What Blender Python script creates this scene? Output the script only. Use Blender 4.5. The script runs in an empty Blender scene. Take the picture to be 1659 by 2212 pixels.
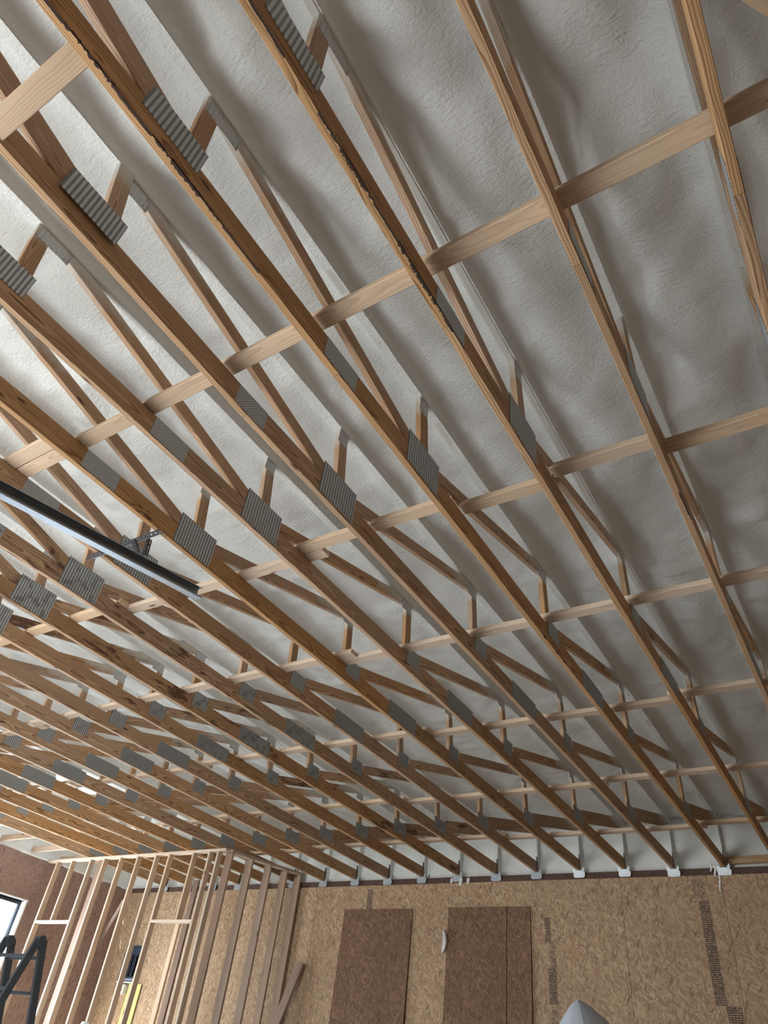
import bpy, bmesh, math, random
import numpy as np
from mathutils import Vector, Matrix
random.seed(7)
scene = bpy.context.scene
COL = scene.collection
ZC = 4.217                       # height of the underside of the bottom chords
S = 0.61                         # truss spacing

# ---------------------------------------------------------------- camera, light, exposure
cam_d = bpy.data.cameras.new('camera'); cam = bpy.data.objects.new('camera', cam_d); COL.objects.link(cam)
r0 = Vector((0.8457824, 0.52229611, 0.10889862)); r1 = Vector((-0.27172379, 0.59734113, -0.75455269)); r2 = Vector((-0.45914956, 0.60859704, 0.64714089))
M = Matrix.Identity(4)
for i in range(3):
    M[i][0] = r0[i]; M[i][1] = -r1[i]; M[i][2] = -r2[i]
M[0][3], M[1][3], M[2][3] = -0.260291, 0.0, ZC - 2.71714881
cam.matrix_world = M
cam_d.sensor_fit = 'HORIZONTAL'; cam_d.sensor_width = 36; cam_d.lens = 1508.8207 / 1659 * 36
cam_d.clip_start = 0.05; cam_d.clip_end = 200
scene.camera = cam

w = bpy.data.worlds.new('sky'); scene.world = w; w.use_nodes = True
bg = w.node_tree.nodes['Background']; bg.inputs[0].default_value = (0.72, 0.86, 1.0, 1); bg.inputs[1].default_value = 7.0

def area(name, loc, size, rot, power, color, spread=180):
    l = bpy.data.lights.new(name, 'AREA'); l.shape = 'RECTANGLE'; l.size, l.size_y = size
    l.energy = power; l.color = color; l.spread = math.radians(spread)
    o = bpy.data.objects.new(name, l); COL.objects.link(o); o.location = loc; o.rotation_euler = rot
    return o
# daylight through the open garage door in the near wall, and through the side window
area('garage_door_daylight', (-6.2, -3.5, 1.35), (4.7, 2.4), (math.radians(90 + 24), 0, math.radians(3)), 450, (0.93, 0.975, 1.0))
area('window_daylight', (-12.60, 6.7, 2.3), (2.4, 1.9), (math.radians(90 + 14), 0, math.radians(-90)), 420, (0.78, 0.90, 1.0))
area('added_partition_light', (-12.59, 9.1, 0.95), (.9, 1.7), (math.radians(90), 0, math.radians(-90)), 75, (1.0, 0.96, 0.80))  # added lamp at an unseen opening, brightens the wall behind the partition
# sun falling through the garage door onto the concrete behind the camera
sl = bpy.data.lights.new('sun', 'SUN'); sl.energy = 27.0; sl.angle = math.radians(1.0); sl.color = (0.985, 0.985, 1.0)
so = bpy.data.objects.new('sun', sl); COL.objects.link(so); so.rotation_euler = (math.radians(67), 0, math.radians(-8))

vs = scene.view_settings
vs.view_transform = 'Standard'; vs.look = 'None'; vs.gamma = 1.0; vs.use_curve_mapping = False; vs.exposure = 0.02
scene.cycles.use_denoising = True
scene.cycles.max_bounces = 8; scene.cycles.diffuse_bounces = 5
scene.cycles.sample_clamp_indirect = 6.0

# ---------------------------------------------------------------- helpers
def tag(o, label=None, cat=None, group=None, kind=None):
    if label: o['label'] = label
    if cat: o['category'] = cat
    if group: o['group'] = group
    if kind: o['kind'] = kind
    return o
def link(name, me, parent=None, mat=None):
    o = bpy.data.objects.new(name, me); COL.objects.link(o)
    if parent: o.parent = parent
    if mat is not None and me is not None and not me.materials: me.materials.append(mat)
    return o
def empty(name, loc):
    o = bpy.data.objects.new(name, None); COL.objects.link(o); o.location = loc; o.empty_display_size = .1
    return o
def mesh(name, verts, faces, smooth=False):
    me = bpy.data.meshes.new(name); me.from_pydata([tuple(v) for v in verts], [], faces); me.update()
    if smooth: me.polygons.foreach_set('use_smooth', [True] * len(me.polygons))
    return me
class MB:
    def __init__(s): s.v = []; s.f = []
    def box(s, a, b):
        x0, y0, z0 = a; x1, y1, z1 = b; n = len(s.v)
        s.v += [(x0,y0,z0),(x1,y0,z0),(x1,y1,z0),(x0,y1,z0),(x0,y0,z1),(x1,y0,z1),(x1,y1,z1),(x0,y1,z1)]
        s.f += [[n+i for i in q] for q in ((0,3,2,1),(4,5,6,7),(0,1,5,4),(1,2,6,5),(2,3,7,6),(3,0,4,7))]
    def tube(s, p0, p1, r, seg=12, r2=None):
        p0 = Vector(p0); p1 = Vector(p1); d = (p1 - p0).normalized(); u = d.orthogonal().normalized(); w_ = d.cross(u); n = len(s.v)
        for p, rr in ((p0, r), (p1, r if r2 is None else r2)):
            for i in range(seg):
                a = 2 * math.pi * i / seg; s.v.append(tuple(p + (u * math.cos(a) + w_ * math.sin(a)) * rr))
        for i in range(seg): s.f.append([n+i, n+(i+1)%seg, n+seg+(i+1)%seg, n+seg+i])
        s.f.append([n+i for i in range(seg)][::-1]); s.f.append([n+seg+i for i in range(seg)])
    def prism(s, prof, p0, p1, up=(0,0,1)):
        """closed profile [(a,b)..] extruded from p0 to p1; a along side axis, b along up"""
        p0 = Vector(p0); p1 = Vector(p1); d = (p1 - p0).normalized(); u = Vector(up); u = (u - d * u.dot(d)).normalized(); a_ = d.cross(u); n = len(s.v); m = len(prof)
        for p in (p0, p1):
            for a, b in prof: s.v.append(tuple(p + a_ * a + u * b))
        for i in range(m): s.f.append([n+i, n+(i+1)%m, n+m+(i+1)%m, n+m+i])
        s.f.append([n+i for i in range(m)][::-1]); s.f.append([n+m+i for i in range(m)])
    def build(s, name, mat, parent=None, smooth=False):
        me = mesh(name, s.v, s.f, smooth); bm = bmesh.new(); bm.from_mesh(me); bmesh.ops.recalc_face_normals(bm, faces=bm.faces); bm.to_mesh(me); bm.free()
        return link(name, me, parent, mat)

_cache = {}
def board_mesh(L, w_, t, mat):
    k = (round(L, 3), round(w_, 4), round(t, 4), mat.name)
    if k in _cache: return _cache[k]
    c = .003; a, b = w_/2, t/2
    pr = [(-a+c,-b),(a-c,-b),(a,-b+c),(a,b-c),(a-c,b),(-a+c,b),(-a,b-c),(-a,-b+c)]
    v = [(0,p,q) for p, q in pr] + [(L,p,q) for p, q in pr]
    f = [[i,(i+1)%8,8+(i+1)%8,8+i][::-1] for i in range(8)] + [list(range(8)), list(range(8,16))[::-1]]
    me = mesh('board', v, f); bm = bmesh.new(); bm.from_mesh(me); bmesh.ops.recalc_face_normals(bm, faces=bm.faces); bm.to_mesh(me); bm.free()
    me.materials.append(mat); _cache[k] = me
    return me
def board(name, p0, p1, w_, t, wdir, mat, parent=None, stain=0.0, tint=0.5):
    """lumber from p0 to p1 (centre line), width w_ along wdir, thickness t; grain runs along local X"""
    p0 = Vector(p0); p1 = Vector(p1); d = p1 - p0; L = d.length; d.normalize()
    y = Vector(wdir); y = (y - d * y.dot(d)).normalized(); z = d.cross(y)
    o = link(name, board_mesh(L, w_, t, mat), parent)
    m = Matrix.Identity(4)
    for i in range(3): m[i][0] = d[i]; m[i][1] = y[i]; m[i][2] = z[i]; m[i][3] = p0[i]
    o.matrix_local = m
    o.color = (stain, tint, 0, 1)
    return o

# ---------------------------------------------------------------- materials
class NT:
    def __init__(s, name):
        s.m = bpy.data.materials.new(name); s.m.use_nodes = True; s.t = s.m.node_tree; s.n = s.t.nodes; s.l = s.t.links
        s.b = s.n['Principled BSDF']
    def new(s, typ, **kw):
        n = s.n.new(typ)
        for k, v in kw.items():
            if k.startswith('i_'):
                key = k[2:]; key = int(key) if key.isdigit() else key.replace('_', ' ')
                if isinstance(v, bpy.types.NodeSocket): s.l.new(v, n.inputs[key])
                else: n.inputs[key].default_value = v
            else: setattr(n, k, v)
        return n
    def math(s, op, a, b=None, c=None, clamp=False):
        n = s.n.new('ShaderNodeMath'); n.operation = op; n.use_clamp = clamp
        for i, v in enumerate((a, b, c)):
            if v is None: continue
            if isinstance(v, bpy.types.NodeSocket): s.l.new(v, n.inputs[i])
            else: n.inputs[i].default_value = v
        return n.outputs[0]
    def mix(s, f, a, b):
        n = s.n.new('ShaderNodeMix'); n.data_type = 'RGBA'
        for i, v in ((0, f), (6, a), (7, b)):
            if isinstance(v, bpy.types.NodeSocket): s.l.new(v, n.inputs[i])
            else: n.inputs[i].default_value = v if i == 0 else (*v, 1)
        return n.outputs[2]
    def ramp(s, f, stops):
        n = s.n.new('ShaderNodeValToRGB'); e = n.color_ramp.elements
        while len(e) < len(stops): e.new(.5)
        for el, (p, c) in zip(e, stops): el.position = p; el.color = (*c, 1) if len(c) == 3 else c
        s.l.new(f, n.inputs[0]); return n.outputs[0]
    def noise(s, vec, scale, detail=2.0, rough=.5, dist=0.0):
        n = s.new('ShaderNodeTexNoise', i_Scale=scale, i_Detail=detail, i_Roughness=rough, i_Distortion=dist); s.l.new(vec, n.inputs['Vector']); return n
    def map(s, vec, scale=(1,1,1), loc=(0,0,0), rot=(0,0,0)):
        n = s.new('ShaderNodeMapping'); n.inputs['Scale'].default_value = scale; n.inputs['Rotation'].default_value = rot
        if isinstance(loc, bpy.types.NodeSocket): s.l.new(loc, n.inputs['Location'])
        else: n.inputs['Location'].default_value = loc
        s.l.new(vec, n.inputs['Vector']); return n.outputs[0]
    def bump(s, h, strength=.3, dist=.01):
        n = s.new('ShaderNodeBump', i_Strength=strength, i_Distance=dist); s.l.new(h, n.inputs['Height']); s.l.new(n.outputs[0], s.b.inputs['Normal'])
    def set(s, **kw):
        for k, v in kw.items():
            i = s.b.inputs[k.replace('_', ' ')]
            if isinstance(v, bpy.types.NodeSocket): s.l.new(v, i)
            else: i.default_value = (*v, 1) if isinstance(v, tuple) and len(v) == 3 else v

def wood(name, early, late, foam=False, ring=.0085, contrast=1.35, knots=.55):
    n = NT(name)
    tc = n.new('ShaderNodeTexCoord').outputs['Object']
    oi = n.new('ShaderNodeObjectInfo'); rnd = oi.outputs['Random']
    sep = n.new('ShaderNodeSeparateColor', i_0=oi.outputs['Color'])
    stain, tint = sep.outputs[0], sep.outputs[1]
    off = n.new('ShaderNodeCombineXYZ', i_0=n.math('MULTIPLY', rnd, 37.0), i_1=n.math('MULTIPLY', n.math('FRACT', n.math('MULTIPLY', rnd, 7.3)), .05), i_2=n.math('MULTIPLY_ADD', n.math('FRACT', n.math('MULTIPLY', rnd, 13.7)), .05, .018)).outputs[0]
    v = n.new('ShaderNodeVectorMath', operation='ADD', i_0=tc, i_1=off).outputs[0]
    # knots: rare dark spots that also push the rings aside
    vo = n.new('ShaderNodeTexVoronoi', i_Scale=1.0, feature='F1'); n.l.new(n.map(v, (2.6, 9, 9)), vo.inputs['Vector'])
    kd = vo.outputs['Distance']
    kgate = n.math('GREATER_THAN', n.new('ShaderNodeSeparateColor', i_0=vo.outputs['Color']).outputs[0], knots)
    kn = n.math('MULTIPLY', n.new('ShaderNodeMapRange', i_Value=kd, i_1=.06, i_2=.13, i_3=1.0, i_4=0.0).outputs[0], kgate)
    kw = n.math('MULTIPLY', n.new('ShaderNodeMapRange', i_Value=kd, i_1=.05, i_2=.42, i_3=1.0, i_4=0.0).outputs[0], kgate)
    # growth rings round a pith outside the board, stretched along X
    wob = n.noise(n.map(v, (.9, 3.5, 3.5)), 1.6, 2).outputs[0]
    wob2 = n.noise(n.map(v, (3.5, 22, 22)), 1.0, 2).outputs[0]
    yz = n.new('ShaderNodeVectorMath', operation='MULTIPLY', i_0=v, i_1=(0, 1, 1)).outputs[0]
    r = n.new('ShaderNodeVectorMath', operation='LENGTH', i_0=yz).outputs['Value']
    r = n.math('ADD', r, n.math('MULTIPLY', wob, .060)); r = n.math('ADD', r, n.math('MULTIPLY', wob2, .006)); r = n.math('ADD', r, n.math('MULTIPLY', kw, .012))
    g = n.math('FRACT', n.math('DIVIDE', r, ring))
    g = n.math('MULTIPLY', n.math('POWER', g, 2.2), n.new('ShaderNodeMapRange', i_Value=g, i_1=.93, i_2=1.0, i_3=1.0, i_4=.15).outputs[0])
    fine = n.noise(n.map(v, (4, 260, 260)), 1.0, 2).outputs[0]
    g2 = n.math('ADD', n.math('MULTIPLY', g, .8 * contrast), n.math('MULTIPLY', n.math('SUBTRACT', fine, .5), .5), clamp=True)
    col = n.mix(g2, early, late)
    big = n.noise(n.map(v, (.8, 6, 6)), 1.0, 3).outputs[0]
    vf = n.math('ADD', n.math('MULTIPLY_ADD', n.math('SUBTRACT', big, .5), .7, .82), n.math('MULTIPLY', tint, .36))
    hs = n.new('ShaderNodeHueSaturation', i_Color=col, i_Value=vf, i_Hue=.5, i_Saturation=n.math('MULTIPLY_ADD', n.math('FRACT', n.math('MULTIPLY', rnd, 5.1)), .3, .85)).outputs[0]
    col = n.mix(n.math('MULTIPLY', kn, .85), hs, (.06, .025, .012))
    # reddish brown water and bark stain, where the board has it
    sn = n.noise(n.map(v, (2.2, 9, 9)), 1.0, 5, .65, .4).outputs[0]
    th = n.math('SUBTRACT', .84, n.math('MULTIPLY', stain, .36))
    sm = n.math('MULTIPLY', n.math('SUBTRACT', sn, th), 14.0, clamp=True)
    sm = n.math('MULTIPLY', sm, n.math('GREATER_THAN', stain, .02))
    col = n.mix(n.math('MULTIPLY', sm, .86), col, (.085, .035, .024))
    if foam:   # overspray: the upper ends of the webs are fogged with foam
        z = n.new('ShaderNodeSeparateXYZ', i_0=n.new('ShaderNodeNewGeometry').outputs['Position']).outputs[2]
        fz = n.math('ADD', z, n.math('MULTIPLY', n.math('SUBTRACT', n.noise(tc, 9, 3).outputs[0], .5), .16))
        f = n.new('ShaderNodeMapRange', i_Value=fz, i_1=ZC + .47, i_2=ZC + .585, i_3=0.0, i_4=.93).outputs[0]
        col = n.mix(f, col, (.56, .55, .50))
    n.set(Base_Color=col, Roughness=.72)
    n.b.inputs['Specular IOR Level'].default_value = .25
    n.bump(n.math('ADD', g2, n.math('MULTIPLY', fine, .6)), .18, .0012)
    return n.m

M_chord = wood('truss_pine', (.48, .30, .165), (.18, .086, .038))
M_web = wood('web_pine', (.48, .31, .19), (.22, .115, .058), foam=True)
M_brace = wood('brace_spruce', (.56, .42, .30), (.40, .275, .185), contrast=1.0, knots=.45)
M_stud = wood('stud_spruce', (.46, .35, .26), (.31, .22, .15), contrast=.8, knots=.5)
M_stud2 = wood('brown_stud', (.33, .225, .16), (.22, .14, .095), contrast=.8, knots=.5)
M_dark = wood('weathered_lumber', (.20, .13, .095), (.12, .07, .05), contrast=.7)

def foam_mat():
    n = NT('spray_foam')
    p = n.new('ShaderNodeNewGeometry').outputs['Position']
    a = n.noise(p, 3.0, 3).outputs[0]; b = n.noise(p, .9, 2).outputs[0]
    col = n.mix(n.math('MULTIPLY', n.math('SUBTRACT', a, .25), 1.2, clamp=True), (.665, .665, .63), (.725, .725, .71))
    col = n.mix(n.math('MULTIPLY', n.math('SUBTRACT', b, .42), 2.0, clamp=True), col, (.64, .63, .59))
    w1 = n.noise(n.map(p, (1, 1, 1)), 42, 3, .55, .8).outputs[0]
    w2 = n.noise(p, 130, 3, .6, .2).outputs[0]
    w3 = n.noise(n.map(p, (14, 34, 14)), 1.0, 2, .5, 1.2).outputs[0]
    h = n.math('ADD', n.math('MULTIPLY', w1, .7), n.math('ADD', n.math('MULTIPLY', w2, .35), n.math('MULTIPLY', w3, .9)))
    n.set(Base_Color=col, Roughness=.62); n.b.inputs['Specular IOR Level'].default_value = .3
    n.bump(h, .8, .008)
    return n.m
M_foam = foam_mat()

def plate_mat(name, kind, foamed=False):
    """galvanised nail plate punched with rows of slots; local Y along the chord, Z up"""
    n = NT(name); tc = n.new('ShaderNodeTexCoord').outputs['Object']
    s = n.new('ShaderNodeSeparateXYZ', i_0=tc); Y, Z = s.outputs[1], s.outputs[2]
    if kind == 'line': py, pz, wy, wz = .0235, .0115, .46, .80
    elif kind == 'fine': py, pz, wy, wz = .0125, .009, .5, .7
    elif kind == 'mesh': py, pz, wy, wz = .0185, .0095, .60, .46
    else: py, pz, wy, wz = .023, .0095, .9, .35
    row = n.math('FLOOR', n.math('DIVIDE', Y if kind != 'mesh' else Z, py if kind != 'mesh' else pz))
    half = n.math('MULTIPLY', n.math('MODULO', n.math('ABSOLUTE', row), 2.0), .5)
    if kind == 'mesh': fy = n.math('FRACT', n.math('ADD', n.math('DIVIDE', Y, py), half)); fz = n.math('FRACT', n.math('DIVIDE', Z, pz))
    else: fy = n.math('FRACT', n.math('DIVIDE', Y, py)); fz = n.math('FRACT', n.math('ADD', n.math('DIVIDE', Z, pz), half))
    slot = n.math('MULTIPLY', n.math('LESS_THAN', fy, wy), n.math('LESS_THAN', fz, wz))
    ns = n.noise(tc, 60, 3).outputs[0]; nb = n.noise(tc, 9, 2).outputs[0]
    col = n.mix(ns, (.38, .39, .385), (.54, .55, .54)); col = n.mix(n.math('MULTIPLY', slot, .35 if kind == 'fine' else .86), col, (.035, .035, .04))
    oi = n.new('ShaderNodeObjectInfo'); st = n.new('ShaderNodeSeparateColor', i_0=oi.outputs['Color']).outputs[0]
    col = n.mix(n.math('MULTIPLY', n.math('MULTIPLY', n.math('SUBTRACT', n.noise(tc, 16, 4, .6).outputs[0], .5), 9.0, clamp=True), n.math('MULTIPLY', st, .8)), col, (.05, .025, .02))
    if kind == 'fine': col = n.mix(.45, col, (.10, .105, .11))
    n.set(Base_Color=col, Roughness=n.math('MULTIPLY_ADD', nb, .2, .40), Metallic=n.math('MULTIPLY_ADD', slot, -.5, .55))
    if foamed:
        f = n.math('MULTIPLY', n.math('SUBTRACT', n.noise(tc, 11, 3, .6).outputs[0], .38), 5.0, clamp=True)
        n.set(Base_Color=n.mix(n.math('MULTIPLY_ADD', f, .55, .35), col, (.56, .56, .53)), Metallic=0.0)
    n.bump(n.math('MULTIPLY', slot, -1.0), .8, .003)
    return n.m
P_line = plate_mat('plate_line', 'line'); P_fine = plate_mat('plate_fine', 'fine'); P_mesh = plate_mat('plate_mesh', 'mesh'); P_foam = plate_mat('plate_under_foam', 'line', True)

def osb(name, c0, c1, c2, seam=None, wear=0.0):
    n = NT(name)
    p = n.new('ShaderNodeTexCoord').outputs['Object']
    cols = []
    for k, (rot, sc) in enumerate((((0,.30,0),(62,62,15)), ((0,-.50,0),(50,50,13)), ((0,.95,0),(56,56,15)))):
        v = n.new('ShaderNodeTexVoronoi', feature='F1', i_Scale=1.0, i_Randomness=1.0)
        q = n.map(n.map(p, (1, 1, 1), (0, 0, 0), rot), sc, (k*3.1, k, 0))
        q = n.new('ShaderNodeVectorMath', operation='ADD', i_0=q, i_1=n.new('ShaderNodeVectorMath', operation='SCALE', i_0=n.noise(p, 12, 2).outputs['Color'], i_3=.55).outputs[0]).outputs[0]
        n.l.new(q, v.inputs['Vector']); cols.append(n.new('ShaderNodeSeparateColor', i_0=v.outputs['Color']))
    pick = n.math('GREATER_THAN', cols[1].outputs[2], .5)
    f = n.mix(pick, cols[0].outputs['Red'], cols[2].outputs['Red'])
    f = n.new('ShaderNodeSeparateColor', i_0=f).outputs[0]
    fib = n.noise(n.map(n.map(p, (1, 1, 1), (0, 0, 0), (0, .2, 0)), (170, 170, 18)), 1.0, 3).outputs[0]
    f = n.math('ADD', n.math('MULTIPLY', f, .62), n.math('MULTIPLY', fib, .42))
    col = n.ramp(f, [(0.08, c0), (.5, c1), (.95, c2)])
    dk = n.math('GREATER_THAN', cols[1].outputs[1], .94)
    col = n.mix(n.math('MULTIPLY', dk, .45), col, tuple(x * .35 for x in c0))
    big = n.noise(p, .8, 4, .6).outputs[0]
    col = n.mix(n.math('MULTIPLY', n.math('SUBTRACT', big, .42), 1.6 + wear, clamp=True), col, tuple(x * .72 for x in c1))
    if seam is not None:
        x = n.new('ShaderNodeSeparateXYZ', i_0=p).outputs[0]
        fr = n.math('FRACT', n.math('DIVIDE', n.math('ADD', x, seam), 1.22))
        col = n.mix(n.math('MULTIPLY', n.math('LESS_THAN', fr, .005), .7), col, (.05, .03, .02))
    n.set(Base_Color=col, Roughness=.75); n.b.inputs['Specular IOR Level'].default_value = .25
    n.bump(f, .25, .002)
    return n.m
M_osb = osb('osb_wall', (.200, .118, .066), (.330, .215, .128), (.49, .35, .225), seam=3.14)
M_osb_red = osb('osb_wall_reddish', (.19, .115, .09), (.27, .175, .14), (.36, .25, .20), wear=1)
M_osb_brown = osb('osb_panel_brown', (.085, .045, .026), (.155, .085, .048), (.25, .15, .088))

def plain(name, c, rough=.6, metal=0.0, nz=.12, scale=20, spec=.4, bump=0.0):
    n = NT(name); tc = n.new('ShaderNodeTexCoord').outputs['Object']; f = n.noise(tc, scale, 4, .6).outputs[0]
    n.set(Base_Color=n.mix(f, tuple(max(0, x * (1 - nz * 2)) for x in c), tuple(min(1, x * (1 + nz * 1.5)) for x in c)), Roughness=rough, Metallic=metal)
    n.b.inputs['Specular IOR Level'].default_value = spec
    if bump: n.bump(f, bump, .004)
    return n.m
M_bark = plain('bark', (.035, .018, .012), .9, scale=60, nz=.3)
M_conc = plain('concrete', (.54, .55, .56), .8, scale=4, nz=.1)
M_galv = plain('galvanised_steel', (.27, .30, .34), .45, .45, scale=30, nz=.1)
M_gdark = plain('dark_steel', (.055, .058, .068), .5, .5)
M_clip = plain('white_clip', (.80, .84, .90), .45, .1, nz=.1, scale=60)
M_clipg = plain('grey_clip', (.42, .45, .48), .5, .2, nz=.25, scale=60)
M_lad = plain('dark_ladder', (.075, .085, .098), .5, .3)
M_black = plain('black_frame', (.014, .018, .026), .35)
M_white = plain('off_white', (.72, .74, .72), .5)
M_panel = plain('panel_grey_blue', (.035, .05, .075), .4, .3)
M_plate = plain('plate_brown', (.085, .045, .032), .8, nz=.3, scale=14)
M_canvasL = plain('grey_canvas', (.36, .385, .42), .85, nz=.08, scale=8, bump=.3)
M_yellow = plain('sun_patch_yellow', (.56, .48, .16), .6)
M_film = plain('milky_plastic', (.62, .62, .60), .35, nz=.15)
M_out = plain('outside_ground', (.42, .45, .38), .9, scale=3)
M_red = plain('red_paint', (.75, .08, .10), .5)

# ---------------------------------------------------------------- structure
XL, XR, YN, YF = -12.68, 2.3, -3.6, 10.0
WINY0, WINY1, WINZ0, WINZ1 = 5.4, 8.02, 1.35, ZC - .69
def struct(name, mb, mat): return tag(mb.build(name, mat), kind='structure')
m = MB(); m.box((XL - .15, YN - .15, -.1), (XR + .15, YF + .15, 0)); struct('floor', m, M_conc)
m = MB(); m.box((XL - .15, YF, 0), (XR + .15, YF + .012, ZC - .088)); wall_back = struct('wall_back', m, M_osb)
m = MB()
m.box((XL - .15, YN, 0), (XL, WINY0, ZC - .018)); m.box((XL - .15, WINY1, 0), (XL, 8.65, ZC - .018)); m.box((XL - .15, 9.55, 0), (XL, YF, ZC - .018)); m.box((XL - .15, 8.65, 1.82), (XL, 9.55, ZC - .018))  # low opening near the far wall is unseen, added for the extra lamp
m.box((XL - .15, WINY0, 0), (XL, WINY1, WINZ0)); m.box((XL - .15, WINY0, WINZ1), (XL, WINY1, ZC - .018))
struct('wall_left', m, M_osb_red)
m = MB(); m.box((XR, YN, 0), (XR + .15, YF, ZC - .02)); struct('wall_right', m, M_osb)
m = MB(); m.box((XL - .15, YN - .15, 0), (-8.65, YN, ZC + .7)); m.box((-3.75, YN - .15, 0), (XR + .15, YN, ZC + .7)); m.box((-8.65, YN - .15, 2.6), (-3.75, YN, ZC + .7))
struct('wall_front', m, M_osb)
# top plates that carry the trusses
m = MB(); m.box((XL - .15, YF + .013, ZC - .102), (XR + .15, YF + .13, ZC - .058)); struct('trim_1', m, M_plate)
m = MB(); m.box((XL - .14, YN, ZC - .10), (XL - .05, YF - .02, ZC - .004)); struct('trim_2', m, M_plate)
m = MB(); m.box((XL - .15, YF + .02, ZC - .058), (XR + .15, YF + .13, ZC - .004)); struct('trim_3', m, M_plate)

OFF = [(.005,-.001),(-.005,.010),(-.004,-.020),(-.005,-.013),(.006,-.011),(0,.006),(.003,.012),(.006,.012),(.009,.003),(.007,.010),(.011,.007),(.017,-.002),(.018,.003),(.004,-.003),(-.021,.002),(-.022,-.007),(-.014,-.007),(0,0),(0,0),(0,0)]
TX = [-i * S + OFF[i][0] - .019 for i in range(20)]          # truss centre planes

# foam underside of the roof: bays between the foamed top chords, numpy height field
def vnoise(x, y, sc, seed):
    rs = np.random.RandomState(seed); g = rs.rand(257, 257)
    u = x * sc + 100; v_ = y * sc + 100; iu = np.floor(u).astype(int); iv = np.floor(v_).astype(int); fu = u - iu; fv = v_ - iv
    fu = fu * fu * (3 - 2 * fu); fv = fv * fv * (3 - 2 * fv); a = iu % 256; b = iv % 256
    return (g[a, b] * (1 - fu) + g[a + 1, b] * fu) * (1 - fv) + (g[a, b + 1] * (1 - fu) + g[a + 1, b + 1] * fu) * fv
def foam_field():
    centres = [S * k - .019 for k in (3, 2, 1)] + TX + [TX[-1] - S]
    centres = sorted(centres)
    offs = [0, .014, .0255, .0275, .0295, .032, .035, .041, .052, .068, .090, .12, .16, .21, .255]
    xs = set()
    for c in centres:
        for o in offs: xs.add(round(c + o, 4)); xs.add(round(c - o, 4))
    for c in centres[:-1]: xs.add(round(c + .305, 4))
    xs = np.array(sorted(x for x in xs if XL - .05 <= x <= XR + .05)); xs = np.concatenate([[XL - .1], xs, [XR + .1]])
    ys = np.arange(YN - .05, YF + .14, .035)
    X, Y = np.meshgrid(xs, ys, indexing='ij')
    cs = np.array(centres); d = X[..., None] - cs; k = np.abs(d).argmin(-1); dx = np.take_along_axis(d, k[..., None], -1)[..., 0]; ad = np.abs(dx)
    s1 = vnoise(X, Y, 1.5, 1) - .5; s2 = vnoise(X, Y * .8, 4.2, 2) - .5; s3 = vnoise(X, Y, 11, 3) - .5
    bay = .700 + .055 * s1 + .042 * s2 + .020 * s3
    swell = np.clip((X + 1.6) / 1.2, 0, 1)                 # foam is lumpier towards the right
    bay -= swell * (.062 * (vnoise(X, Y, 2.6, 5)) + .035 * (vnoise(X, Y, 6.5, 6) - .3))
    t = np.clip((ad - .0275) / .008, 0, 1) * .62 + .38 * (1 - (1 - np.clip((ad - .035) / .09, 0, 1)) ** 2.4)
    t2 = np.clip((ad - .12) / .15, 0, 1); t2 = t2 * t2 * (3 - 2 * t2)
    wide = .030 * (vnoise(X * .5 + k, Y, 1.1, 8))           # foam creeps out over the chord here and there
    rib = .600 + .006 * (vnoise(X, Y, 7, 9) - .5)
    valley = bay + .012
    Z = rib * (1 - t) + valley * t
    Z = Z - t2 * .022 * (1 + s2)                            # bays belly down a little in the middle
    Z = np.where(ad < .0276, rib, Z)
    # the far edge drops to the eave
    e = np.clip((Y - (YF - .02)) / .1, 0, 1); Z = Z - e * .05 * (ad > .04)
    nx, ny = X.shape; co = np.stack([X, Y, Z + ZC], -1).reshape(-1, 3)
    idx = np.arange(nx * ny).reshape(nx, ny)
    f = np.stack([idx[:-1, :-1], idx[:-1, 1:], idx[1:, 1:], idx[1:, :-1]], -1).reshape(-1, 4)
    me = bpy.data.meshes.new('ceiling'); me.vertices.add(len(co)); me.vertices.foreach_set('co', co.ravel().astype(np.float32))
    me.loops.add(f.size); me.loops.foreach_set('vertex_index', f.ravel().astype(np.int32))
    me.polygons.add(len(f)); me.polygons.foreach_set('loop_start', np.arange(0, f.size, 4, dtype=np.int32)); me.polygons.foreach_set('use_smooth', np.ones(len(f), bool))
    me.update(); me.validate(); me.materials.append(M_foam)
    o = bpy.data.objects.new('ceiling', me); COL.objects.link(o); tag(o, kind='structure')
foam_field()
m = MB(); m.box((XL - .2, YN - .2, ZC + .80), (XR + .2, YF + .3, ZC + .83)); struct('ceiling_deck', m, M_osb)
# foam lining above the top plates (grid so that it can be lumpy)
def foam_wall(name, axis, c, a0, a1, sgn, zb=-.05, drips=()):
    na = int((a1 - a0) / .04); nz = 20; v = []; f = []
    for i in range(na + 1):
        a = a0 + (a1 - a0) * i / na
        for j in range(nz + 1):
            z = zb + (.80 - zb) * j / nz
            h = .05 * float(vnoise(np.array(a), np.array(z), 3.0, 12)) + .012 * float(vnoise(np.array(a), np.array(z), 11, 13))
            lip = .045 * max(0, 1 - abs(z - (zb + .03)) / .05)
            q = c - sgn * (h + lip - .03)
            v.append((a, q, ZC + z) if axis == 'y' else (q, a, ZC + z))
    for i in range(na):
        for j in range(nz):
            k = i * (nz + 1) + j; f.append([k, k + nz + 1, k + nz + 2, k + 1])
    me = mesh(name, v, f, True); me.materials.append(M_foam); o = link(name, me); tag(o, kind='structure')
foam_wall('wall_back_foam', 'y', YF + .13, XL - .1, XR + .1, 1)
foam_wall('wall_left_foam', 'x', XL - .02, YN, YF + .1, -1, -.025)
foam_wall('wall_right_foam', 'x', XR + .06, YN, YF + .1, 1)

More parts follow.
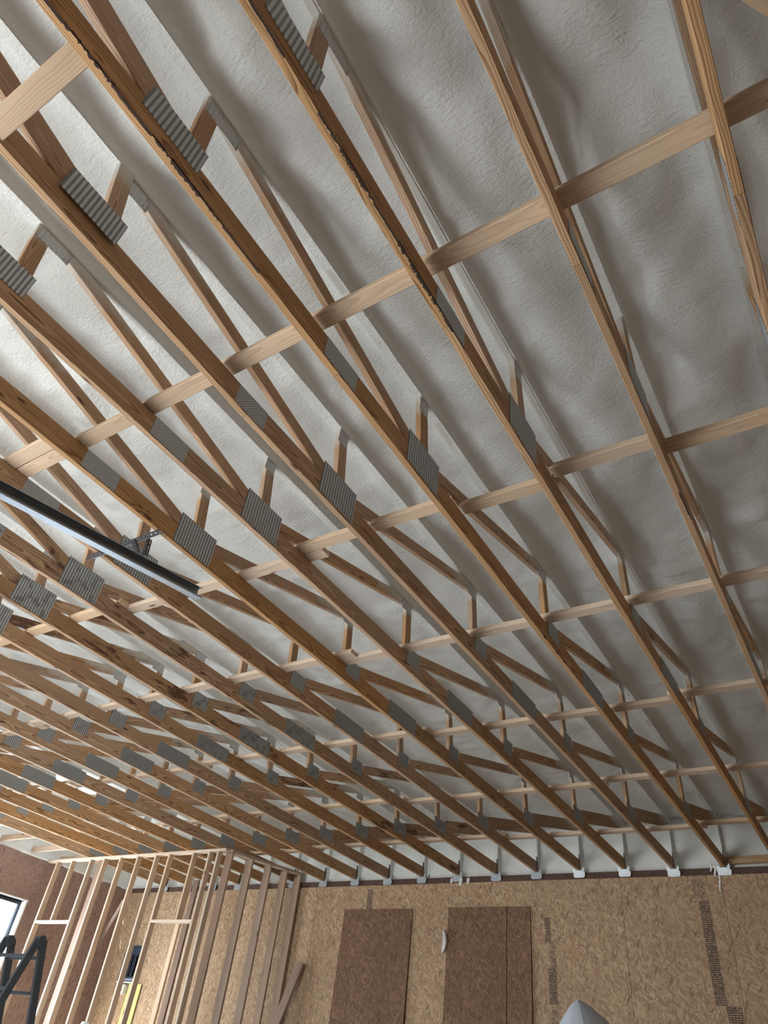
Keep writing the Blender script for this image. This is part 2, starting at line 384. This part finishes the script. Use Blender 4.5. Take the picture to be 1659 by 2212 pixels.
# ---------------------------------------------------------------- roof trusses
VERT = [(-5.3, -5.3), (-1.47, -1.50), (.46, .42), (2.41, 2.33), (4.29, 4.24), (6.24, 6.16), (8.21, 8.15)]
VERT = [q for q in VERT if q[0] > -3.5]
DIAG = [((-3.35, .14), (-1.65, .60)), ((2.26, .14), (.50, .605)), ((2.55, .135), (4.22, .60)), ((4.46, .135), (6.12, .605)), ((6.42, .13), (8.05, .61))]
PLATES = [(.203, .512, .09, .255, 'line'), (2.217, 2.567, .010, .248, 'line'), (1.430, 1.700, .006, .137, 'mesh'), (4.28, 4.485, .062, .21, 'line'), (5.0, 5.492, .007, .158, 'fine'), (6.185, 6.39, .075, .22, 'fine'), (8.105, 8.42, .060, .21, 'fine'), (-1.68, -1.38, .05, .24, 'line')]
BARK = [(3, -.22, .95, .015, .010), (2, .0, .35, .012, .01), (2, .55, 1.6, .012, .010), (3, 4.1, 4.75, .004, .004), (1, 3.1, 3.35, .01, .01)]
TOPPL = [(.40, .60, .50, .604), (2.29, 2.385, .50, .604), (4.14, 4.285, .50, .604), (6.05, 6.205, .50, .604), (8.04, 8.19, .50, .604)]
def plate_mesh(Lp, H, kind):
    k = ('plate', round(Lp, 3), round(H, 3), kind)
    if k not in _cache:
        mb = MB(); mb.box((-.0008, 0, 0), (.0008, Lp, H)); me = mesh('truss_plate', mb.v, mb.f); me.materials.append({'fine': P_fine, 'mesh': P_mesh, 'line': P_line, 'foamed': P_foam}[kind]); _cache[k] = me
    return _cache[k]
ORD = ['first', 'second', 'third', 'fourth', 'fifth', 'sixth', 'seventh', 'eighth', 'ninth', 'tenth', 'eleventh', 'twelfth', 'thirteenth', 'fourteenth', 'fifteenth', 'sixteenth', 'seventeenth', 'eighteenth', 'nineteenth', 'twentieth']
NOTE = {0: 'rightmost roof truss, seen edge-on from straight below', 1: 'second roof truss from the right, with a bold grain on its underside',
        2: 'third roof truss from the right, with bark along its lower edge near the picture top', 3: 'fourth roof truss from the right, ending at the wall on a clean white clip',
        4: 'fifth roof truss from the right, abutting the pale stub block at the top left', 5: 'sixth roof truss from the right, next to the right of the slotted hanger',
        6: 'seventh roof truss from the right, carrying the right end of the slotted hanger', 7: 'eighth roof truss from the right, behind the metal track and its slotted hanger',
        8: 'ninth roof truss from the right, its chord blotched with dark brown', 9: 'tenth roof truss from the right, heavily stained dark brown along the chord',
        13: 'fourteenth roof truss from the right, just clear of the stud partition', 19: 'leftmost roof truss, reddish brown, beside the window wall'}
STAIN = {1: .15, 2: .3, 3: .22, 4: .12, 8: .72, 9: .85, 10: .62, 11: .35, 12: .5, 14: .3, 17: .3}
dE = {2: (0, 0), 3: (0, 0), 4: (.05, .05), 5: (.0, .02)}
for i in range(20):
    st = STAIN.get(i, .08); rr = random.random
    T = empty('roof_truss', (TX[i], 0, ZC + OFF[i][1]))
    tag(T, NOTE.get(i, '%s roof truss from the right, brown pine chord with grey plates' % ORD[i]), 'roof truss', 'parallel roof trusses under the foamed ceiling')
    bx, by = dE.get(i, (0, 0))
    e = .0006
    # bottom chord: three lengths butted under the splice plates
    board('bottom_chord', (bx * 2.2, YN + .02, .07), (0, 1.565, .07), .14, .038, (0, 0, 1), M_chord, T, st, .35 + .5 * rr())
    board('bottom_chord', (0, 1.567, .07), (0, 5.245, .07), .14, .038, (0, 0, 1), M_chord, T, st, .2 + .5 * rr())
    board('bottom_chord', (0, 5.247, .07), (0, YF + .015, .07), .14, .038, (0, 0, 1), M_chord, T, st * .9, .1 + .5 * rr())
    board('top_chord', (0, YN + .02, .645), (0, YF + .10, .645), .06, .037, (0, 0, 1), M_web, T, 0, .5)
    for a, b in VERT:
        sh = bx * .5 if a < 1.5 else 0
        board('web', (sh, a + (by if a < 1 else 0), .1405), (sh * .6, b, .62), .085, .0372, (0, 1, 0), M_web, T, st * .8, .2 + .6 * rr())
    for (a, za), (b, zb) in DIAG:
        sh = bx * .5 if min(a, b) < .4 else 0
        dv = Vector((0, b - a, zb - za)).normalized()
        p0 = Vector((sh, a, za)) + Vector((0, 0, .035)); p1 = Vector((0, b, zb)) + dv * .03
        board('web', p0, p1, .089, .0366, (0, 0, 1), M_web, T, min(1, st + (.35 if rr() > .82 else 0)), .1 + .6 * rr())
    board('web', (bx * .6, .34, .180), (bx * 1.6, -1.38, .640), .14, .0368, (0, 0, 1), M_web, T, st, .2 + .5 * rr())
    board('web', (0, 8.40, .165), (0, 10.0, .585), .14, .0364, (0, 0, 1), M_web, T, min(1, st + .1), .0 + .3 * rr())
    board('end_post', (0, YF + .05, .0), (0, YF + .05, .62), .08, .036, (0, 1, 0), M_foam, T, 0, .5)
    for (y0, y1, z0, z1, kd) in PLATES:
        jy = by + .03 * (rr() - .5) * 0 if y0 < 1 else 0
        sh = bx * (1.2 if y0 < 1 else 0)
        for sx in (1, -1):
            if sx < 0 and i > 3: continue
            p = link('truss_plate', plate_mesh(y1 - y0, z1 - z0, kd), T); p.location = (sx * .0204 + sh * .7, y0 + (jy if y0 < 1 else 0), z0 + .006 * (rr() - .5) * (y0 > 3)); p.color = (max(0, st - .25), .5, 0, 1)
    for (y0, y1, z0, z1) in TOPPL:
        p = link('truss_plate', plate_mesh(y1 - y0, z1 - z0, 'foamed'), T); p.location = (.0198, y0, z0)
    for (tr_, ya, yb2, za, zb2) in BARK:
        if tr_ != i: continue
        rs = random.Random(tr_ * 9 + int(ya * 10)); n_ = int((yb2 - ya) / .006); amp = 0.0; mb = MB(); lo = []; hi = []
        for k in range(n_ + 1):
            y_ = ya + (yb2 - ya) * k / n_; c_ = za + (zb2 - za) * k / n_; amp = max(0.0, min(.0058, amp + (rs.random() - .5) * .0040)); hh = (1 if math.sin(y_ * 9 + tr_) + .6 * math.sin(y_ * 23) > -.35 else .12) * max(.0004, amp * min(1, 3 * math.sin(math.pi * k / n_)) * (.8 + .4 * rs.random()))
            lo.append((y_, max(.001, c_ - hh * (.6 + rs.random()))))
            hi.append((y_, c_ * min(1, hh / .004) + hh * 1.2))
        for k in range(n_ + 1):
            wd = .0008 + .9 * abs(hi[k][1] - lo[k][1]); mb.v += [(.0198 - wd, lo[k][0], -.0007), (.0200, lo[k][0], -.0007), (.0200, hi[k][0], hi[k][1] * .7), (.0188, hi[k][0], hi[k][1] * .7)]
            if k:
                b = 4 * k
                for j in range(4): mb.f.append([b - 4 + j, b - 4 + (j + 1) % 4, b + (j + 1) % 4, b + j])
        mb.build('bark_edge', M_bark, T)
    # shade of the heel gap by the wall, put in as black boxes
    mb = MB(); mb.box((.0195, YF - .035, .11), (.0225, YF - .005, .20)); mb.box((.0195, YF - .035, .02), (.0225, YF - .012, .115)); mb.build('heel_dark_gap', M_black, T)
    # formed metal seat clip under the chord end, screwed to the top plate
    mb = MB(); c0 = TX[i]; yb = YF - .016
    pr = [(-.070, .035), (-.028, .004), (.028, .004), (.052, .040), (.062, .034), (.060, -.002), (.054, -.012), (.070, -.020), (.068, -.052), (.054, -.070), (-.050, -.070), (-.062, -.052), (-.058, -.020), (-.066, -.006)]
    n0 = len(pr); v = [(x, -.004, z) for x, z in pr] + [(x, .004, z) for x, z in pr]
    f = [list(range(n0)), [k + n0 for k in range(n0)][::-1]] + [[k, (k+1)%n0, n0+(k+1)%n0, n0+k] for k in range(n0)]
    mb.v = v; mb.f = f; mb.box((-.05, -.010, -.036), (.05, -.004, -.030)); mb.box((-.032, -.020, -.062), (.032, -.004, -.056))
    mb.box((-.028, -.030, -.0045), (.028, .0, -.0015))
    clean = i in (2, 3, 4, 5, 6)
    cl = mb.build('truss_clip', M_clip if clean else M_clipg)
    cl.scale = (1.2, 1, 1.2); cl.location = (c0, yb, ZC + OFF[i][1] - .002)
    tag(cl, ('clean white' if clean else 'dull grey') + ' metal clip on the wall plate under the %s truss from the right' % ORD[i], 'metal clip', 'metal clips under the truss ends')

# ---------------------------------------------------------------- lateral brace boards lying on the chords
ZB = .1595 + .012
def brace(x0, y0, x1, y1, label, stain=0.05, tint=.6, dz=0.0):
    x0, x1 = max(x0, x1), min(x0, x1); c = Vector(((x0 + x1) / 2, (y0 + y1) / 2, ZC + ZB + dz))
    d = Vector((x1 - x0, (y1 - y0) if True else 0, 0))
    R_ = empty('brace_board_root', c) if False else None
    o = board('brace_board', (x0, y0, ZC + ZB + dz), (x1, y1, ZC + ZB + dz), .089, .038, (0, 1, 0), M_brace, None, stain, tint)
    tag(o, label, 'brace board', 'pale brace boards lying across the trusses'); return o
XE = XR - .02
row = ['row crossing high in the photo', 'second row of braces', 'third row of braces', 'fourth row of braces', 'fifth row of braces', 'row nearest the far wall']
brace(XE, 1.315, -4.5, 1.388, 'long pale board of the nearest brace row, right part', .12, .45)
brace(-3.86, 1.288, -9.95, 1.34, 'pale board of the nearest brace row, overlapping its neighbour at the left', 0, .7)
brace(-9.4, 1.44, XL + .03, 1.44, 'pale board of the nearest brace row reaching the window wall', 0, .7)
brace(XE, 2.893, -.625, 2.893, 'knotty board at the right end of the second brace row', .2, .3)
brace(-.630, 2.820, -1.225, 2.815, 'short knotty board between the second and third trusses, second brace row', .05, .5)
brace(-1.24, 2.890, -1.84, 2.890, 'short board between the third and fourth trusses, second brace row', .05, .5)
brace(-1.846, 2.800, -3.10, 2.81, 'board of the second brace row crossing the fifth truss from the right', .12, .6)
brace(-2.90, 2.903, -5.1, 2.885, 'board of the second brace row with a dark streak, above the metal track end', .45, .6)
brace(-4.85, 2.795, -8.0, 2.80, 'long board of the second brace row left of the metal track', 0, .6)
brace(-7.8, 2.892, XL + .03, 2.88, 'leftmost board of the second brace row', 0, .7)
brace(XE, 4.252, -3.80, 4.255, 'long clean board of the third brace row, right part', 0, .7)
brace(-3.50, 4.163, -8.1, 4.18, 'board of the third brace row, middle part', 0, .7)
brace(-7.8, 4.272, XL + .03, 4.26, 'leftmost board of the third brace row', 0, .7)
for r_, yc, first in ((3, 5.77, -1.35), (4, 7.43, -2.6), (5, 8.95, -1.95)):
    x = XE; k = 0; nxt = first
    while True:
        x1 = max(nxt, XL + .03)
        yy = yc + (.0455 if k % 2 else -.0455) * 1.0
        brace(x, yy, x1, yy, '%s board from the right in the %s' % (ORD[k], row[r_]), .03 if k % 3 else .15, .3 + .5 * random.random())
        if x1 <= XL + .04: break
        x = round((x1 + .019) / S) * S - .019 + .07 if False else x1 + .16; nxt = x1 - (3.05 if k % 2 else 2.44); k += 1
        if nxt < XL + .8: nxt = XL + .03

# stub block between the fourth and fifth trusses at the top left
blk = board('blocking', (TX[3] - .0195, -.028, ZC + .019), (TX[4] + .05, -.028, ZC + .019), .092, .038, (0, 1, 0), M_brace, None, .2, .05)
tag(blk, 'short pale blocking nailed between two chords at the top left', 'wood block')
cb = board('blocking', (.150, 1.00, ZC + .50), (.48, 1.46, ZC + .50), .09, .04, (1, -1, 0), M_brace, None, .3, .35)
tag(cb, 'foam-edged tan board end in the upper right corner against the ceiling', 'wood block')
for k, yb3 in enumerate((5.86, 6.50, 7.12, 7.76, 8.36)):
    o = board('blocking', (TX[19] - .021, yb3, ZC + .066), (XL + .012, yb3, ZC + .066), .089, .038, (0, 0, 1), M_stud2, None, .1, .9 if k == 3 else .5)
    tag(o, 'brown block between the leftmost truss and the window wall, %s from the stud partition' % ('farthest', 'fourth', 'third', 'second', 'nearest')[k] if k != 4 else 'brown block between the leftmost truss and the window wall, right by the stud partition', 'wood block', 'blocks between the leftmost truss and the window wall')
nb = board('blocking', (TX[3] + .03, YF + .04, ZC + .075), (TX[2] - .03, YF + .04, ZC + .085), .085, .036, (0, 0, 1), M_chord, None, .3, .3)
tag(nb, 'brown blocking above the wall plate at the far right corner', 'wood block')

# ---------------------------------------------------------------- garage door track on its slotted hanger
T = empty('door_track', (-3.72, 1.9, ZC - .25)); tag(T, 'galvanised steel door track hanging below the trusses at the left', 'door track')
m = MB()
A = Vector((0, -3.2, -.57)); B = Vector((0, .72, .097))      # slopes up towards its free end
pr = [(-.026,-.038),(.030,-.038),(.030,-.026),(.027,-.026),(.027,-.035),(-.023,-.035),(-.023,.035),(-.012,.044),(.010,.044),(.026,.032),(.029,.034),(.012,.047),(-.014,.047),(-.026,.038)]
m.prism(pr, A, B); m.build('rail', M_galv, T)
m = MB(); m.prism([(-.032,-.010),(-.026,-.010),(-.026,.012),(-.032,.012)], A, B); m.build('rail_rib', M_galv, T)
def slotted(name, p0, p1, parent, w_=.032):
    """perforated angle: two flanges made of a slotted strip"""
    p0 = Vector(p0); p1 = Vector(p1); d = p1 - p0; L = d.length; d.normalize(); up = Vector((0, -1, 0)) if abs(d.z) < .5 else Vector((0, -1, 0)); mb = MB()
    side = d.cross(up).normalized()
    def strip(axis, nrm):
        n = int(L / .038)
        def q(a, b, c0, c1):
            mb.prism([(c0, 0), (c1, 0), (c1, .002), (c0, .002)], p0 + d * a, p0 + d * b, nrm)
        sg = 1
        for (c0, c1) in ((0, .011), (w_ - .011, w_)):
            k0 = len(mb.v); q(0, L, c0, c1)
        for k in range(n + 1): q(min(L, k * L / n - .004 if k else 0), min(L, k * L / n + .004), .011, w_ - .011)
    strip(side, up); strip(up, side)
    return mb.build(name, M_gdark, parent)
H = empty('track_hanger', (-3.95, 2.08, ZC)); tag(H, 'dark slotted steel angle with two struts holding the door track', 'metal bracket')
slotted('slotted_angle', (-.40, 0, -.006), (.32, 0, -.006), H, .042)
slotted('strut', (.10, -.012, -.02), (.205, -.012, -.165), H, .026)
slotted('strut', (.20, .03, -.02), (.225, .03, -.165), H, .026)

# ---------------------------------------------------------------- stud partition, far left
YP = 8.175                                       # centre of the front row (8.13 .. 8.22)
Pn = empty('stud_partition', (-10.3, YP, 0)); tag(Pn, 'pale wooden stud partition running from the window wall to the corner post', 'stud wall')
def stud(par, x, y, z0, z1, wx, wy, nm='stud', tint=.6, stain=.03, mat=None):
    r = par.location
    wd = (1, 0, 0) if wx > wy else (0, 1, 0)
    return board(nm, (x - r.x, y - r.y, z0 - r.z), (x - r.x, y - r.y, z1 - r.z), max(wx, wy), min(wx, wy), wd, mat or M_stud, par, stain, tint)
ztp = ZC - .002
board('top_plate', (-12.67 + 10.3, 0, ztp - .019), (-8.42 + 10.3, 0, ztp - .019), .089, .038, (0, 1, 0), M_stud, Pn, .03, .9)
board('bottom_plate', (-12.67 + 10.3, 0, .019), (-8.42 + 10.3, 0, .019), .089, .038, (0, 1, 0), M_stud, Pn, .03, .6)
zt = ztp - .0385; zb0 = .0385
for x in (-12.40, -11.51, -11.16, -10.755, -9.615, -8.755, -8.575):
    stud(Pn, x, YP, zb0, zt, .038, .089, tint=.55 + .35 * random.random())
for x in (-10.34, -9.92): stud(Pn, x, YP, zb0, zt, .036, .089, tint=.6)
stud(Pn, -11.29, YP + .03, zb0, zt, .12, .036, tint=.6, stain=.35, mat=M_dark)                  # wide board between two studs
for x0, x1, xc in ((-12.38, -11.53, -12.0), (-9.596, -8.774, -9.09)):
    board('header', (x0 + 10.3, 0, ZC - .965), (x1 + 10.3, 0, ZC - .965), .089, .038, (0, 1, 0), M_stud, Pn, .02, 1.0)
    stud(Pn, xc, YP, ZC - .945, zt, .034, .089, 'cripple_stud', tint=.7)
Pr = empty('return_partition', (-8.42, 9.1, 0)); tag(Pr, 'brown stud partition returning from the corner post to the far wall', 'stud wall')
board('top_plate', (-.02, 8.23 - 9.1, ZC - .02), (-.03, 9.99 - 9.1, ZC + .115), .135, .038, (1, 0, 0), M_stud, Pr, .1, .1)
for k, y in enumerate((8.26, 8.72, 9.16, 9.57, 9.93)):
    z1 = ZC - .045 + (y - 8.225) * .076
    stud(Pr, -8.44, y, .04, z1, .135, .038, tint=(.75, .35, .7, .6, .5)[k], stain=(.1, .15, .2, .4, .3)[k], mat=M_stud2)
board('bottom_plate', (-.02, 8.23 - 9.1, .019), (-.02, 9.99 - 9.1, .019), .135, .038, (1, 0, 0), M_stud, Pr, .1, .1)
# single boards behind the partition
s_ = board('stud', (-10.05, 9.1, 0.0), (-10.05, 9.1, ZC - .12), .089, .038, (1, 0, 0), M_brace, None, .1, .9); tag(s_, 'pale knotty stud standing alone behind the partition', 'stud')
s_ = board('stud', (-10.30, 9.5, 0.0), (-10.30, 9.5, ZC - .05), .12, .038, (1, 0, 0), M_dark, None, .5, .5); tag(s_, 'dark stained stud standing behind the partition', 'stud')
s_ = board('diagonal_brace', (-10.461, 8.241, ZC - .652), (-10.815, 8.241, ZC - 1.411), .075, .036, (1, 0, 0), M_dark, None, .1, 1.0); tag(s_, 'weathered diagonal brace nailed across the back of the partition studs', 'brace board')
s_ = board('leaning_board', (-8.10, 9.93, ZC - 1.16), (-8.92, 9.60, .03), .15, .038, (1, 0, .5), M_dark, None, .2, .9); tag(s_, 'brown board leaning diagonally against the far wall by the partition', 'board')
yb_ = MB(); yb_.box((-11.80, YF - .03, .1), (-11.50, YF - .012, ZC - 1.53)); o = yb_.build('painted_sun_patch', M_yellow); tag(o, 'yellow strip standing in for a sunlit patch on the far wall below the breaker box', 'painted sunlit patch')  # sunlight on the wall put in as a yellow strip

# breaker box with cover, door and conduit box below
Bx = empty('breaker_box', (-11.86, YF - .05, ZC - 1.24)); tag(Bx, 'open dark breaker box mounted behind the partition studs', 'breaker box')
m = MB()
m.box((-.20, -.05, -.27), (.20, .049, -.262)); m.box((-.20, -.05, .262), (.20, .049, .27)); m.box((-.20, -.05, -.262), (-.192, .049, .262)); m.box((.192, -.05, -.262), (.20, .049, .262)); m.box((-.192, .04, -.262), (.192, .049, .262))
m.build('enclosure', M_panel, Bx)
m = MB()
for k in range(8):
    for sx in (-1, 1): m.box((sx * .05 - .035, -.01, -.18 + k * .04), (sx * .05 + .035, .03, -.147 + k * .04))
m.build('breakers', M_black, Bx)
m = MB(); m.box((-.18, -.02, -.255), (.18, .03, -.215)); m.build('lower_cover', M_galv, Bx)
m = MB(); m.box((-.20, -.06, -.285), (.21, .045, -.272)); m.build('bottom_flange', M_white, Bx)
m = MB(); m.box((-.075, -.05, -.065), (.075, .048, .065)); m.tube((0, -.058, 0), (0, -.05, 0), .045, 20)
o = m.build('junction_box', M_white); o.location = (-11.91, YF - .05, ZC - 1.62); tag(o, 'small white electrical box under the breaker box', 'electrical box')

# ---------------------------------------------------------------- far wall: loose brown sheets, film, stamps
def sheet(name, x0, x1, ztop, ybase, ytop, label):
    mb = MB(); mb.box((0, 0, 0), (x1 - x0, .012, ztop)); o = mb.build(name, M_osb_brown); o.location = (x0, ybase, .002)
    o.rotation_euler = (-math.atan2(ytop - ybase, ztop), 0, 0); tag(o, label, 'wood panel', 'brown strand board sheets on the far wall'); return o
sheet('strand_board_panel', -7.44, -6.22, ZC - .42, YF - .10, YF - .02, 'wide brown strand board sheet standing alone at the left of the far wall')
sheet('strand_board_panel', -5.625, -4.725, ZC - .41, YF - .09, YF - .02, 'wide brown strand board sheet beside a narrow one on the far wall')
sheet('strand_board_panel', -4.715, -4.38, ZC - .41, YF - .09, YF - .02, 'narrow brown strand board strip right of the wide sheet')
m = MB()   # crumpled film hanging at the panel edge
for k in range(7):
    a = k / 6; z = -.14 + .28 * a; wd = .012 + .035 * math.sin(math.pi * a)
    m.v += [(-wd + .02 * math.sin(3 * a), -.02 * math.cos(6 * a), z), (wd * .4 + .02 * math.sin(3 * a), -.045 + .01 * math.sin(9 * a), z), (wd + .02 * math.sin(3 * a), 0, z), (0.01 * math.sin(3 * a), .012, z)]
    if k:
        b = 4 * k
        for j in range(4): m.f.append([b - 4 + j, b - 4 + (j + 1) % 4, b + (j + 1) % 4, b + j])
m.f.append([3, 2, 1, 0]); m.f.append([24, 25, 26, 27])
o = m.build('plastic_film', M_film, None, True); o.location = (-5.665, YF - .05, ZC - .84); tag(o, 'crumpled grey plastic film stuck at the left edge of the wide sheet', 'plastic film')
# ink marks printed on the sheathing: illegible rows of print
def ink(name, dens):
    n = NT(name); tc = n.new('ShaderNodeTexCoord').outputs['Object']; s = n.new('ShaderNodeSeparateXYZ', i_0=tc)
    rowz = n.math('FRACT', n.math('DIVIDE', s.outputs[2], .022)); a = n.math('LESS_THAN', rowz, .72)
    blot = n.math('GREATER_THAN', n.noise(n.map(tc, (110, 1, 75)), 1.0, 1).outputs[0], 1 - dens)
    tr = n.new('ShaderNodeBsdfTransparent'); mx = n.new('ShaderNodeMixShader'); n.l.new(n.math('MULTIPLY', a, blot), mx.inputs[0]); n.l.new(tr.outputs[0], mx.inputs[1]); n.l.new(n.b.outputs[0], mx.inputs[2])
    n.set(Base_Color=(.045, .028, .028), Roughness=.8); n.l.new(mx.outputs[0], n.n['Material Output'].inputs[0]); return n.m
M_ink = ink('ink_print', .47); M_ink2 = ink('ink_dense', .55)
def stamp(x0, x1, z0, z1, mt):
    me = mesh('printed_mark', [(x0, YF - .0015, ZC + z0), (x1, YF - .0015, ZC + z0), (x1, YF - .0015, ZC + z1), (x0, YF - .0015, ZC + z1)], [(0, 1, 2, 3)]); me.materials.append(mt); link('printed_mark', me, wall_back)
stamp(-2.26, -2.12, -.34, -.13, M_ink); stamp(-2.21, -2.09, -1.42, -.37, M_ink2); stamp(-2.10, -1.94, -1.75, -1.42, M_ink2)
stamp(-4.19, -4.11, -.82, -.54, M_ink2); stamp(-4.13, -4.05, -1.12, -.80, M_ink); stamp(-4.16, -4.05, -1.50, -1.12, M_ink2); stamp(-4.14, -4.05, -2.6, -1.52, M_ink)
stamp(-7.06, -6.96, -.41, -.14, M_ink2)

m = MB(); rs_ = random.Random(3)
for (x_, z0_, z1_, r_) in ((-1.93, -.01, -.28, .016), (-1.96, .02, -.10, .022), (-2.0, .03, -.05, .016), (-5.45, -.04, -.12, .035), (-5.33, -.04, -.10, .03), (-5.6, -.04, -.085, .03)):
    n_ = 6
    for k in range(n_):
        a = k / n_; b = (k + 1) / n_
        m.tube((x_ + .012 * math.sin(5 * a), YF - .004, ZC + z0_ + (z1_ - z0_) * a), (x_ + .012 * math.sin(5 * b), YF - .004, ZC + z0_ + (z1_ - z0_) * b), r_ * (1 - .5 * a), 10, r_ * (1 - .5 * b))
m.build('foam_drip', M_foam, wall_back, True)

# peaked grey canvas cover, bottom right
def cover():
    ap = Vector((0, 0, ZC - 2.075)); v = []; f = []; n = 28
    rings = [(0.012, 0), (.05, -.022), (.11, -.075), (.20, -.17), (.28, -.32), (.33, -.6), (.36, -1.1), (.38, -ap.z + .01)]
    for r, dz in rings:
        for k in range(n):
            a = 2 * math.pi * k / n; c, s = math.cos(a), math.sin(a)
            sq = 1 / (abs(c) ** 1.6 + abs(s) ** 1.6) ** (1 / 1.6)                       # four soft corners
            fold = 1 + .035 * math.sin(7 * a + dz * 3) * (1 if dz < -.2 else .3)
            x = r * c * sq * fold * (1.35 if c > 0 else .72); y = r * s * sq * fold
            v.append((x, y, ap.z + dz))
    for i in range(len(rings) - 1):
        for k in range(n): f.append([i*n+k, i*n+(k+1)%n, (i+1)*n+(k+1)%n, (i+1)*n+k])
    f.append(list(range(n))[::-1]); f.append([(len(rings)-1)*n+k for k in range(n)])
    me = mesh('canvas_cover', v, f, False); me.materials.append(M_canvasL); o = link('canvas_cover', me); o.location = (-2.03, 5.0, 0); o.rotation_euler.z = math.radians(28)
    tag(o, 'peaked grey canvas cover poking into the photo at the bottom right', 'canvas cover')
cover()

# ---------------------------------------------------------------- side window
m = MB()
fw = .05
for y0, y1, z0, z1 in ((WINY0, WINY1, WINZ1 - fw, WINZ1), (WINY0, WINY1, WINZ0, WINZ0 + fw), (WINY0, WINY0 + fw, WINZ0 + fw, WINZ1 - fw), (WINY1 - fw, WINY1, WINZ0 + fw, WINZ1 - fw), (6.3, 6.35, WINZ0 + fw, WINZ1 - fw)):
    m.box((XL - .15, y0, z0), (XL - .10, y1, z1))
win = struct('window_1', m, M_black)
gm = NT('window_glass'); gm.set(Base_Color=(.9, .96, 1.0), Roughness=.02); gm.b.inputs['Transmission Weight'].default_value = 1.0; gm.b.inputs['IOR'].default_value = 1.02
m = MB(); m.box((XL - .128, WINY0 + fw, WINZ0 + fw), (XL - .124, WINY1 - fw, WINZ1 - fw)); m.build('window_pane', gm.m, win)
m = MB()   # pale lining round the reveal
for y0, y1, z0, z1 in ((WINY0 - .02, WINY1 + .03, WINZ1, WINZ1 + .025), (WINY1 - .012, WINY1 + .018, WINZ0 - .02, WINZ1), (WINY0 - .02, WINY0, WINZ0 - .02, WINZ1)):
    m.box((XL - .10, y0, z0), (XL + .012, y1, z1))
struct('trim_4', m, M_white)
m = MB(); m.box((-40, -30, -.3), (XL - .3, 30, -.25)); m.box((-20, -30, -.3), (10, YN - .3, -.25)); struct('floor_outside', m, M_out)
m = MB(); m.box((-.04, -.16, -.25), (0, .16, .05)); o_ = empty('safety_sign', (XL - 1.6, 8.35, 1.55)); tag(o_, 'blurred red and white striped panel seen outside through the window', 'sign')
for k in range(5):
    mb = MB(); mb.box((-.02, -.2, -.55 + k * .22), (.02, .2, -.33 + k * .22)); mb.build('stripe', M_red if k % 2 else M_white, o_)
mb = MB(); mb.tube((0, 0, -1.85), (0, 0, -.55), .03); mb.build('post', M_gdark, o_)

# ---------------------------------------------------------------- folding ladder, lower left
La = empty('folding_ladder', (-7.77, 5.0, 0)); tag(La, 'dark folding ladder opened as an A-frame in front of the window', 'ladder')
zt_ = ZC - 1.80; half = .26; spread = .70
prof = [(-.017, -.036), (.017, -.036), (.017, .036), (-.017, .036)]
for sx in (-1, 1):
    for sy in (-1, 1):
        m = MB(); m.prism(prof, (sx * half, sy * .03, zt_), (sx * (half + .0), sy * spread, .012), (0, 1, 0)); m.build('side_rail', M_lad, La)
    m = MB(); m.tube((sx * half - .03, 0, zt_ - .01), (sx * half + .03, 0, zt_ - .01), .047, 24); m.build('hinge', M_lad, La)
for sy in (-1, 1):
    for k in range(7):
        t = .15 + k * .28; q = (t + 0) / zt_; y = sy * (.03 + (spread - .03) * q)
        m = MB(); m.tube((-half + .015, y, zt_ - t), (half - .015, y, zt_ - t), .016, 12); m.build('rung', M_lad, La)

# small white capped pipe showing at the bottom edge behind the ladder
m = MB(); m.tube((0, 0, 0), (0, 0, 1.93), .075, 24); m.tube((0, 0, 1.93), (0, 0, 1.98), .075, 24, .045)
o = m.build('capped_pipe', M_white); o.location = (-10.05, 7.9, 0); tag(o, 'white capped pipe top peeking up at the bottom left edge', 'pipe')
